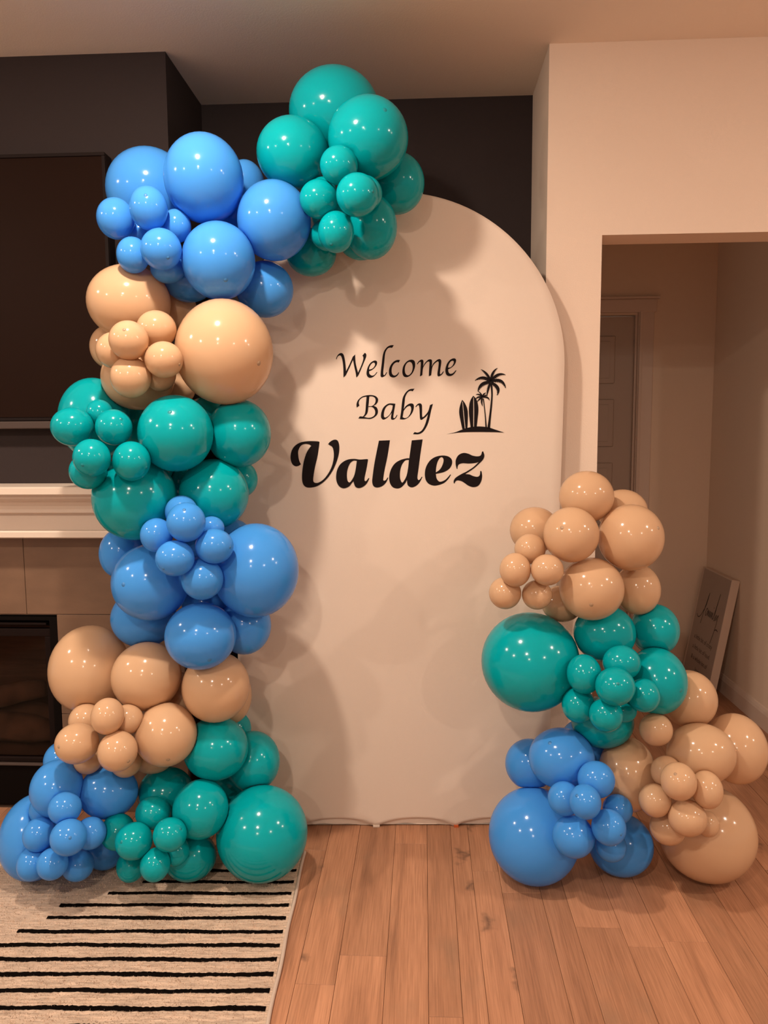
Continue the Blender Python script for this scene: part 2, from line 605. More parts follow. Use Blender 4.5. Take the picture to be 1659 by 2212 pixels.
v, f = [], []
for z in zs:
    hw = max(half(z), .002)
    for i in range(nu + 1):
        hl = max(left(z), .002)
        u = -hl + (hw + hl) * i / nu
        edge = max(0, 1 - min(hw - u, u + hl) / .012)
        top = max(0, 1 - (AR - math.hypot(u, max(0, z - AZ))) / .012) if z > AZ else 0
        e = max(edge, top)
        y = .010 * e * e + sag(u, z) + .0006 * math.sin(9 * u + 3 * z)
        for tb in TABS:
            y -= .004 * math.exp(-((u - tb) / .014) ** 2) * math.exp(-z / .03)
        wob = .0022 * math.sin(u * 23 + 1) + .0015 * math.sin(u * 61)
        v.append((u, y, z + (wob if z < .02 else 0)))
nz = len(zs)
for r in range(nz - 1):
    for i in range(nu):
        a = r * (nu + 1) + i
        f.append([a, a + 1, a + nu + 2, a + nu + 1])
link('fabric_front', mesh('fabric_front', v, f, True), M_FABRIC, arch)
# sides and back, one closed sleeve behind the front
outl = [(half(z), z) for z in zs] + [(-left(z), z) for z in zs[::-1]]
no = len(outl)
v = [(u, .010, z) for u, z in outl] + [(u, .050, z) for u, z in outl]
f = [[i, (i + 1) % no, no + (i + 1) % no, no + i] for i in range(no)]
f.append(list(range(no, 2 * no)))
me = mesh('fabric_sleeve', v, f)
me.polygons.foreach_set('use_smooth', [True] * no + [False])
link('fabric_sleeve', me, M_FABRIC, arch)
boxes('frame_foot', [(-.53, .53, .018, .046, 0, .006)], M_BLACK, arch)
boxes('orange_tab', [(.200, .216, -.006, .010, .0, .008)], M_ORANGE, arch)['label'] = 'orange tab under the hem'
boxes('fabric_tab', [(-.095, -.071, -.005, .010, .001, .008)], M_FABRIC, arch)


def smooth_loop(pts, n=7):
    """closed loop; a third element marks a corner; Catmull-Rom between corners"""
    m = len(pts)
    P = [Vector((p[0], p[1])) for p in pts]
    cor = [len(p) > 2 for p in pts]
    out = []
    for i in range(m):
        p1, p2 = P[i], P[(i + 1) % m]
        p0 = P[i - 1] if not cor[i] else p1 - (p2 - p1) * .6
        p3 = P[(i + 2) % m] if not cor[(i + 1) % m] else p2 + (p2 - p1) * .6
        for j in range(n):
            t = j / n
            out.append(.5 * ((2 * p1) + (p2 - p0) * t + (2 * p0 - 5 * p1 + 4 * p2 - p3) * t * t + (3 * p1 - p0 - 3 * p2 + p3) * t ** 3))
    return out


def arch_uv(x, y):
    q = at_plane(x, y, AO, AN)
    return ((q - AO).dot(AU), q.z)


def flat_shape(name, polys, conv, mat, parent, off=-.0012, lift=.0):
    """polys: list of [outer, hole, ...] loops in 2-D; laid as thin vinyl"""
    v, f = [], []
    for loops in polys:
        L = [[Vector((*conv(p), 0)) for p in lp] for lp in loops]
        flat = [p for lp in L for p in lp]
        base = len(v)
        v += [(p.x, off, p.y) for p in flat]
        for t in tessellate_polygon(L):
            f.append([base + i for i in t])
    me = mesh(name, v, f)
    bm = bmesh.new()
    bm.from_mesh(me)
    for fc in bm.faces:
        fc.normal_update()
        if fc.normal.y > 0:
            fc.normal_flip()
    bm.to_mesh(me)
    bm.free()
    return link(name, me, mat, parent)


c = 1
GLYPHS = {  # traced letters: (scale, origin x, origin y, [[outer, hole...], ...])
 'V': (7.541, 620, 930, [[[(530,185,c),(500,400),(455,600),(430,760),(432,830),(470,853),(530,840),(610,780),(690,670),(740,550),(762,430),(758,330),(735,265),(700,240),(670,222,c),(700,185),(750,155),(800,150),(835,180),(852,260),(845,370),(810,500),(750,640),(670,760),(580,850),(480,910),(370,930),(300,915),(258,860),(245,760),(255,620),(280,480),(320,360),(370,280),(395,250,c),(360,225),(290,218),(225,250),(185,330),(185,410),(200,490),(228,550,c),(190,575),(140,582),(90,550),(62,480),(60,400),(85,310),(140,240),(220,195),(320,175),(420,172),(505,177)]]]),
 'a': (7.541, 620, 930, [[[(1320,475,c),(1295,620),(1265,760),(1265,815),(1290,820),(1320,785),(1330,773,c),(1342,777,c),(1300,860),(1240,915),(1170,937),(1115,915),(1090,860),(1085,825,c),(1060,850),(1010,910),(930,940),(860,915),(815,850),(800,760),(815,650),(860,560),(930,500),(1010,468),(1100,462),(1190,472),(1300,465)],
   [(1137,492,c),(1120,620),(1095,730),(1050,815),(1015,845),(985,810),(975,720),(990,620),(1030,530),(1085,490)]]]),
 'l': (7.541, 620, 930, [[[(1497,165,c),(1677,158,c),(1640,400),(1590,640),(1568,780),(1575,815),(1610,805),(1638,764,c),(1650,770,c),(1610,850),(1550,905),(1470,928),(1410,905),(1388,840),(1395,740),(1430,500)]]]),
 'd': (6.9125, 820, 930, [[[(480,147,c),(643,132,c),(610,350),(580,580),(565,700),(580,738),(605,725),(627,690,c),(640,695,c),(590,785),(530,835),(470,848),(420,815),(408,740,c),(380,790),(320,850),(255,865),(190,840),(150,770),(145,670),(175,570),(230,490),(310,440),(400,416),(443,415,c)],
   [(437,440,c),(425,560),(400,680),(350,770),(325,765),(305,700),(308,600),(335,510),(380,450),(420,440)]]]),
 'e': (6.9125, 820, 930, [[[(1066,662,c),(1020,730),(950,790),(830,823),(740,800),(690,740),(675,640),(695,540),(750,450),(830,395),(930,373),(1020,385),(1075,430),(1080,500),(1040,570),(960,620),(840,648,c),(850,710),(880,755),(920,762),(980,735),(1030,685),(1052,656,c)],
   [(840,625,c),(845,550),(865,470),(900,410),(935,400),(955,440),(940,510),(900,580)]]]),
 'z': (6.9125, 820, 930, [[[(1545,308,c),(1563,370),(1545,430),(1490,490),(1400,570),(1280,650,c),(1340,655),(1400,680),(1460,690),(1495,665),(1503,603,c),(1520,605,c),(1530,680),(1515,760),(1470,825),(1400,845),(1330,825),(1270,785),(1220,755),(1160,745),(1130,765),(1120,792,c),(1106,785,c),(1108,745),(1140,700),(1220,650),(1300,610),(1400,545),(1480,470,c),(1420,485),(1330,492),(1240,488),(1185,505),(1165,540),(1163,575,c),(1150,570,c),(1135,500),(1140,430),(1180,365),(1250,335),(1320,345),(1390,375),(1460,385),(1510,370),(1528,318,c)]]]),
 'W': (11.06, 715, 735, [[[(120,445,c),(137,457,c),(150,410),(185,370),(225,365),(255,410),(280,520),(295,680),(298,892,c),(355,835,c),(440,660),(527,470,c),(560,650),(590,780),(605,892,c),(655,840,c),(720,690),(790,520),(835,410),(845,350),(830,315),(805,302,c),(750,370,c),(770,400),(770,460),(740,560),(690,680),(645,775,c),(610,640),(585,510),(577,340,c),(520,395,c),(450,560),(362,740,c),(345,560),(325,430),(300,345),(265,310),(225,308),(180,335),(140,390)]]]),
 'e1': (11.06, 715, 735, [[[(1107,768,c),(1060,830),(1000,880),(930,898),(880,875),(850,815),(855,730),(885,630),(940,545),(1010,495),(1065,485),(1100,515),(1095,580),(1050,650),(980,710),(912,740,c),(915,790),(945,830),(990,845),(1040,825),(1095,758,c)],
   [(908,700,c),(920,640),(960,570),(1010,535),(1045,550),(1050,600),(1010,660),(960,690)]]]),
 'l1': (11.06, 715, 735, [[[(1503,117,c),(1460,182,c),(1400,178),(1350,205),(1310,270),(1290,350),(1270,560),(1250,740),(1255,825),(1285,825),(1325,762,c),(1340,768,c),(1310,830),(1260,870),(1210,885),(1185,850),(1190,740),(1215,540),(1235,380),(1270,260),(1340,165),(1420,122)]]]),
 'c1': (11.06, 715, 735, [[[(1652,473,c),(1620,532,c),(1570,525),(1510,560),(1465,630),(1448,720),(1460,800),(1500,840),(1550,835),(1600,790),(1613,763,c),(1628,773,c),(1600,830),(1540,880),(1475,890),(1410,860),(1385,790),(1390,690),(1430,590),(1500,510),(1580,472)]]]),
 'o1': (11.06, 855, 735, [[[(380,465),(440,490),(462,560),(455,650),(415,760),(350,840),(270,882),(200,870),(165,815),(157,730),(180,620),(240,530),(310,480)],
   [(325,517),(375,540),(402,610),(400,690),(370,775),(310,832),(255,825),(222,770),(215,690),(230,610),(270,545)]]]),
 'm1': (11.06, 855, 735, [[[(518,582,c),(506,562,c),(550,500),(610,463),(650,475),(660,520),(652,620,c),(700,540),(770,470),(830,455),(862,480),(865,540),(858,630,c),(900,550),(980,475),(1040,450),(1080,475),(1085,540),(1065,680),(1055,790),(1075,810),(1135,742,c),(1149,748,c),(1110,810),(1040,860),(1000,850),(995,780),(1015,650),(1025,540),(1005,505),(960,530),(900,590),(865,680),(845,835,c),(787,862,c),(795,700),(805,540),(790,510),(750,520),(690,590),(650,670),(632,835,c),(577,865,c),(590,700),(597,540),(580,515),(550,535)]]]),
 'e2': (11.06, 855, 735, [[[(1448,727,c),(1400,795),(1340,845),(1270,855),(1210,825),(1185,750),(1190,660),(1225,560),(1285,480),(1350,440),(1405,435),(1438,465),(1430,530),(1390,600),(1320,660),(1250,695,c),(1255,750),(1285,795),(1330,800),(1380,775),(1434,716,c)],
   [(1247,655,c),(1260,590),(1300,520),(1345,490),(1380,500),(1385,545),(1350,610),(1300,650)]]]),
 'B': (8.295, 755, 830, [[[(130,418,c),(125,360),(150,290),(220,225),(310,198),(400,195),(470,215),(510,260),(505,320),(470,365),(432,385,c),(490,420),(510,490),(490,550),(430,600),(370,622),(300,618),(158,613,c),(185,575,c),(240,580),(330,600),(400,590),(450,550),(460,490),(440,440),(400,408),(340,408,c),(342,395,c),(400,390),(450,350),(468,290),(450,240),(400,218),(310,222),(230,240),(180,285),(165,335),(178,382,c)]],
   [[(307,212,c),(357,210,c),(340,380),(325,500),(290,560),(250,592,c),(238,583,c),(270,540),(285,480),(295,350)]]]),
 'a1': (8.295, 755, 830, [[[(822,350,c),(800,480),(785,575),(790,605),(815,600),(848,548,c),(860,553,c),(835,600),(790,635),(750,630),(742,595),(755,515,c),(700,580),(640,625),(595,632),(565,590),(570,510),(600,430),(650,375),(710,345),(770,345)],
   [(775,380,c),(760,460),(720,540),(660,590),(625,590),(615,540),(630,460),(665,400),(720,370)]]]),
 'b1': (8.295, 755, 830, [[[(1167,80,c),(1132,126,c),(1090,118),(1040,150),(1000,230),(985,350),(972,445,c),(1010,390),(1070,350),(1120,345),(1150,370),(1150,440),(1120,520),(1060,590),(980,630),(903,628,c),(925,480),(940,330),(960,230),(1010,145),(1080,90)],
   [(970,480,c),(952,590,c),(990,605),(1040,590),(1085,530),(1105,450),(1090,395),(1050,395),(1005,430)]]]),
 'y1': (8.295, 755, 830, [[[(1190,414,c),(1180,400,c),(1220,355),(1265,342),(1295,370),(1300,440),(1300,540),(1310,590),(1360,550),(1410,480),(1440,380),(1443,372,c),(1494,352,c),(1460,480),(1430,620),(1390,740),(1320,850),(1240,895),(1136,895,c),(1165,857,c),(1230,865),(1300,820),(1350,730),(1385,620),(1405,540,c),(1360,590),(1290,638),(1265,620),(1258,550),(1252,440),(1240,380),(1215,385)]]]),
}
for key, (sc, ox, oy, polys) in GLYPHS.items():
    sp = [[smooth_loop(lp) for lp in loops] for loops in polys]
    flat_shape('letter', sp, lambda p, sc=sc, ox=ox, oy=oy: arch_uv(ox + p[0] / sc, oy + p[1] / sc), M_VINYL, arch)

# little beach picture: mound, two surfboards, two palms
LS, LX, LY = 9.2167, 940, 760


def lconv(p):
    return arch_uv(LX + p[0] / LS, LY + p[1] / LS)


emb = empty('beach_emblem')
emb.parent = arch
emb['label'] = 'black palm and surfboard emblem'
flat_shape('sand_mound', [[smooth_loop([(230,1637,c),(400,1600),(530,1550),(700,1500),(880,1485),(1060,1505),(1200,1550),(1375,1608,c),(1200,1598),(800,1595),(500,1605)])]], lconv, M_VINYL, emb)
flat_shape('surfboard', [[smooth_loop([(540,955,c),(590,1020),(635,1120),(650,1230),(648,1380),(640,1530,c),(540,1540,c),(510,1400),(480,1240),(482,1130),(510,1020)]),
                          smooth_loop([(538,990,c),(550,990,c),(580,1300),(602,1525,c),(588,1525,c),(560,1250)])]], lconv, M_VINYL, emb)
flat_shape('surfboard', [[smooth_loop([(760,875,c),(810,930),(845,1020),(860,1150),(845,1320),(825,1500,c),(705,1505,c),(685,1350),(670,1170),(685,1020),(720,930)]),
                          smooth_loop([(757,905,c),(770,905,c),(776,1200),(772,1500,c),(757,1500,c),(757,1200)])]], lconv, M_VINYL, emb)


def frond(c0, ctrl, tip, wd, side, teeth=9):
    """leaf along a quadratic curve with a toothed lower edge"""
    c0, ctrl, tip = Vector(c0), Vector(ctrl), Vector(tip)
    up, lo = [], []
    n = teeth * 2
    for i in range(n + 1):
        t = i / n
        p = c0 * (1 - t) ** 2 + ctrl * 2 * t * (1 - t) + tip * t * t
        d = (2 * (1 - t) * (ctrl - c0) + 2 * t * (tip - ctrl)).normalized()
        nn = Vector((-d.y, d.x)) * side
        prof = math.sin(math.pi * min(1, .12 + .88 * t)) ** .6 * (1 - .35 * t)
        up.append(p - nn * wd * .42 * prof)
        if i in (0, n):
            lo.append(p + nn * 2)
        elif i % 2:
            lo.append(p + nn * wd * 1.0 * prof + d * wd * .32)
        else:
            lo.append(p + nn * wd * .48 * prof)
    return up + lo[::-1]


big = [((1105,590), (960,440), (792,570), 62, -1), ((1105,590), (1060,420), (912,350), 50, -1), ((1105,590), (1110,400), (1236,323), 50, 1),
       ((1105,590), (1230,390), (1398,455), 58, 1), ((1105,590), (1350,490), (1405,722), 66, 1), ((1105,610), (1330,690), (1235,866), 66, 1),
       ((1105,600), (880,590), (848,795), 70, -1), ((1105,610), (1060,720), (1030,880), 46, 1)]
small = [((940,905), (890,820), (808,852), 30, -1), ((940,905), (930,840), (865,785), 28, -1), ((940,905), (950,830), (1010,812), 30, 1),
         ((940,905), (1060,870), (1082,968), 34, 1), ((940,905), (840,870), (800,950), 32, -1), ((940,905), (870,930), (832,1000), 30, -1),
         ((940,910), (900,990), (942,1084), 34, -1), ((940,905), (1000,850), (1045,860), 26, 1)]
for fr_, trunk in ((big, [(1100,640,c),(1137,640,c),(1145,850),(1130,1100),(1105,1350),(1090,1540,c),(1035,1540,c),(1070,1300),(1100,1050),(1115,850)]),
                   (small, [(950,930,c),(968,930,c),(1000,1200),(1030,1520,c),(1000,1520,c),(985,1250)])):
    flat_shape('palm_tree', [[smooth_loop(trunk)]] + [[frond(*q)] for q in fr_], lconv, M_VINYL, emb)

# ------------------------------------------------------------------ family sign leaning on the hall wall
SY0, SY1, SH, ST = 3.995, 4.405, .66, .042
lean = math.atan2(.110, .648)
sign = empty('family_sign', (1.535, SY0, 0))
tag(sign, 'canvas family word sign leaning in the hallway corner', 'sign')
# local frame: x = outward normal (to the room, -X side), y = along the wall, z = up the board
Rs = Matrix.Rotation(lean, 4, 'Y')
sign.matrix_world = Matrix.Translation((1.535, SY0, 0.0)) @ Rs
sw = SY1 - SY0
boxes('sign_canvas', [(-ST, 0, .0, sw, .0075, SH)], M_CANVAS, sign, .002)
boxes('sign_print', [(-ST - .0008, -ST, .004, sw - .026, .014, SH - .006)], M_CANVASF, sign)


def stroke(pts, wd, n=6):
    P = [Vector(p) for p in pts]
    S = []
    for i in range(len(P) - 1):
        p1, p2 = P[i], P[i + 1]
        p0 = P[i - 1] if i else p1
        p3 = P[i + 2] if i + 2 < len(P) else p2
        for j in range(n):
            t = j / n
            S.append(.5 * ((2 * p1) + (p2 - p0) * t + (2 * p0 - 5 * p1 + 4 * p2 - p3) * t * t + (3 * p1 - p0 - 3 * p2 + p3) * t ** 3))
    S.append(P[-1])
    v, f = [], []
    for i, p in enumerate(S):
        d = (S[min(i + 1, len(S) - 1)] - S[max(i - 1, 0)])
        d = d.normalized() if d.length else Vector((1, 0))
        nn = Vector((-d.y, d.x)) * wd * .5
        v += [p + nn, p - nn]
    for i in range(len(S) - 1):
        f.append([2 * i, 2 * i + 1, 2 * i + 3, 2 * i + 2])
    return v, f


# text runs from the far end (reader's left) to the near end: s = sw - y
fam = [[(.055, .375), (.075, .362), (.105, .372), (.135, .41), (.158, .45), (.172, .520)],
       [(.172, .520), (.145, .42), (.128, .335)],
       [(.196, .425), (.178, .432), (.168, .405), (.180, .392), (.196, .425), (.200, .394)],
       [(.200, .394), (.212, .428), (.217, .394), (.230, .428), (.235, .394), (.248, .428), (.253, .394)],
       [(.253, .394), (.265, .428), (.270, .395), (.280, .398)], [(.268, .452), (.270, .458)],
       [(.280, .398), (.304, .50), (.312, .540), (.296, .45), (.296, .396), (.306, .396)],
       [(.306, .396), (.315, .428), (.320, .398), (.340, .430), (.330, .35), (.305, .265)],
       [(.328, .345), (.352, .354), (.372, .348)]]
v, f = [], []
for st in fam:
    sv, sf = stroke([(s, z + .02) for s, z in st], .0045)
    b0 = len(v)
    v += [(-ST - .0014, sw - p.x, p.y) for p in sv]
    f += [[b0 + i for i in q] for q in sf]
link('script_word', mesh('script_word', v, f), M_INK, sign)


def words(text, s_mid, z, size):
    cu = bpy.data.curves.new('words', 'FONT')
    cu.body = text
    cu.size = size
    cu.align_x = 'CENTER'
    cu.resolution_u = 3
    to = bpy.data.objects.new('words', cu)
    COL.objects.link(to)
    dg = bpy.context.evaluated_depsgraph_get()
    me = bpy.data.meshes.new_from_object(to.evaluated_get(dg))
    bpy.data.objects.remove(to)
    for vv in me.vertices:
        x, y = vv.co.x, vv.co.y
        vv.co = (-ST - .0014, sw - (s_mid + x), z + y)
    me.materials.clear()
    o = link('printed_line', me, M_INK2, sign)
    return o


words('a little bit of crazy', .215, .262, .036)
words('a little bit of loud', .215, .205, .036)
words('& a whole lot of', .215, .148, .036)
words('love', .215, .092, .036)

# ------------------------------------------------------------------ rug
rug = empty('striped_rug', (-.407, 2.425, 0), .0387)
tag(rug, 'cream rug with black stripes under the tall garland', 'rug')
RH = .012
M_RUG = plain('cream_pile', (.55, .405, .30), .95, .8, 350, .3, 60, stretch=(.35, 3, 1))
M_RUGT = plain('cream_pile_tufts', (.62, .455, .34), .95, 0, 0, .36, 30, stretch=(.25, 3.5, 1))
M_STRIPE = plain('black_pile', (.005, .0035, .003), 1.0, 1, 400, spec=0)
M_BIND = plain('rug_binding', (.55, .43, .345), .9, .6, 900)
rl, rn, rf = -2.3, -2.35, .03     # left, near, far in the rug's own frame
nx, ny = 230, 240
v, f = [], []
gx, gy = np.meshgrid(np.linspace(rl, -.004, nx), np.linspace(rn, rf, ny))
hz = RH * .72 + rng.random(gx.shape) * .0022
for a, b_, z in zip(gx.ravel(), gy.ravel(), hz.ravel()):
    v.append((a, b_, z))
for r in range(ny - 1):
    for q in range(nx - 1):
        a = r * nx + q
        f.append([a, a + 1, a + nx + 1, a + nx])
link('rug_pile', mesh('rug_pile', v, f, True), M_RUG, rug)
boxes('rug_backing', [(rl, -.004, rn, rf, .0005, .004)], M_BIND, rug)
# bound edge, a thin cord
v, f = [], []
path = [(0, rn + i * (rf - rn) / 60) for i in range(61)]
for x, y in path:
    for j in range(8):
        th = 2 * math.pi * j / 8
        v.append((.0015 * math.sin(y * 21) + .0055 * math.cos(th), y, .0065 + .006 * math.sin(th)))
for i in range(60):
    for j in range(8):
        f.append([i * 8 + j, i * 8 + (j + 1) % 8, i * 8 + 8 + (j + 1) % 8, i * 8 + 8 + j])
link('edge_binding', mesh('edge_binding', v, f, True), M_BIND, rug)
# stripes; y in the rug frame, left end x in the rug frame
RC, RSN = math.cos(.0387), math.sin(.0387)


def to_rug(X, Y):
    dx, dy = X + .407, Y - 2.425
    return (dx * RC + dy * RSN, -dx * RSN + dy * RC)


STR = [(2.391, -.56), (2.337, -.71), (2.273, -.902), (2.213, -.99), (2.153, -1.115), (2.092, -1.127), (2.030, -1.185), (1.971, -1.36), (1.9135, -1.42),
       (1.856, -1.5), (1.796, -1.52), (1.7357, -1.66), (1.676, -1.7), (1.616, -1.78), (1.556, -1.84), (1.496, -1.9), (1.436, -1.95)]
stripe_y = []
for (Y, xl) in STR:
    yy = to_rug(-.40, Y)[1]
    x0 = xl + .407
    stripe_y.append((yy, x0))
    n = int((-.012 - x0) / .006)
    ph = random.random() * 9
    v, f = [], []
    for i in range(n + 1):
        x = x0 + (-.012 - x0) * i / n
        cyy = yy + .0016 * math.sin(x * 13 + ph) + .001 * math.sin(x * 41 + 2 * ph)
        wv = .0076 * (1 + .12 * math.sin(x * 17 + ph))
        v += [(x, cyy - wv + random.uniform(-.0016, .0016), RH * .93), (x, cyy, RH * .93 + random.uniform(0, .0012)), (x, cyy + wv + random.uniform(-.0016, .0016), RH * .93)]
    for i in range(n):
        a = i * 3
        f += [[a, a + 3, a + 4, a + 1], [a + 1, a + 4, a + 5, a + 2]]
    link('stripe', mesh('stripe', v, f), M_STRIPE, rug)
# pile tufts near the camera's view, one uncountable piece
nt_ = 70000
tx = rng.uniform(-1.35, -.008, nt_)
ty = rng.uniform(-1.05, .028, nt_)
keep = np.ones(nt_, bool)
for yy, x0 in stripe_y:
    keep &= ~((np.abs(ty - yy) < .0078) & (tx > x0 + .002))
tx, ty = tx[keep], ty[keep]
nt_ = len(tx)
th = rng.uniform(0, math.pi, nt_)
hw_ = rng.uniform(.0010, .0020, nt_)
lx, ly = rng.normal(0, .0022, nt_), rng.normal(-.0008, .0022, nt_)
hh = RH * rng.uniform(.95, 1.22, nt_)
V = np.empty((nt_, 3, 3))
V[:, 0] = np.stack([tx - hw_ * np.cos(th), ty - hw_ * np.sin(th), np.full(nt_, RH * .6)], 1)
V[:, 1] = np.stack([tx + hw_ * np.cos(th), ty + hw_ * np.sin(th), np.full(nt_, RH * .6)], 1)
V[:, 2] = np.stack([tx + lx, ty + ly, hh], 1)
me = bpy.data.meshes.new('rug_tufts')
me.from_pydata(V.reshape(-1, 3).tolist(), [], np.arange(nt_ * 3).reshape(-1, 3).tolist())
me.update()
link('rug_tufts', me, M_RUGT, rug)['kind'] = 'stuff'

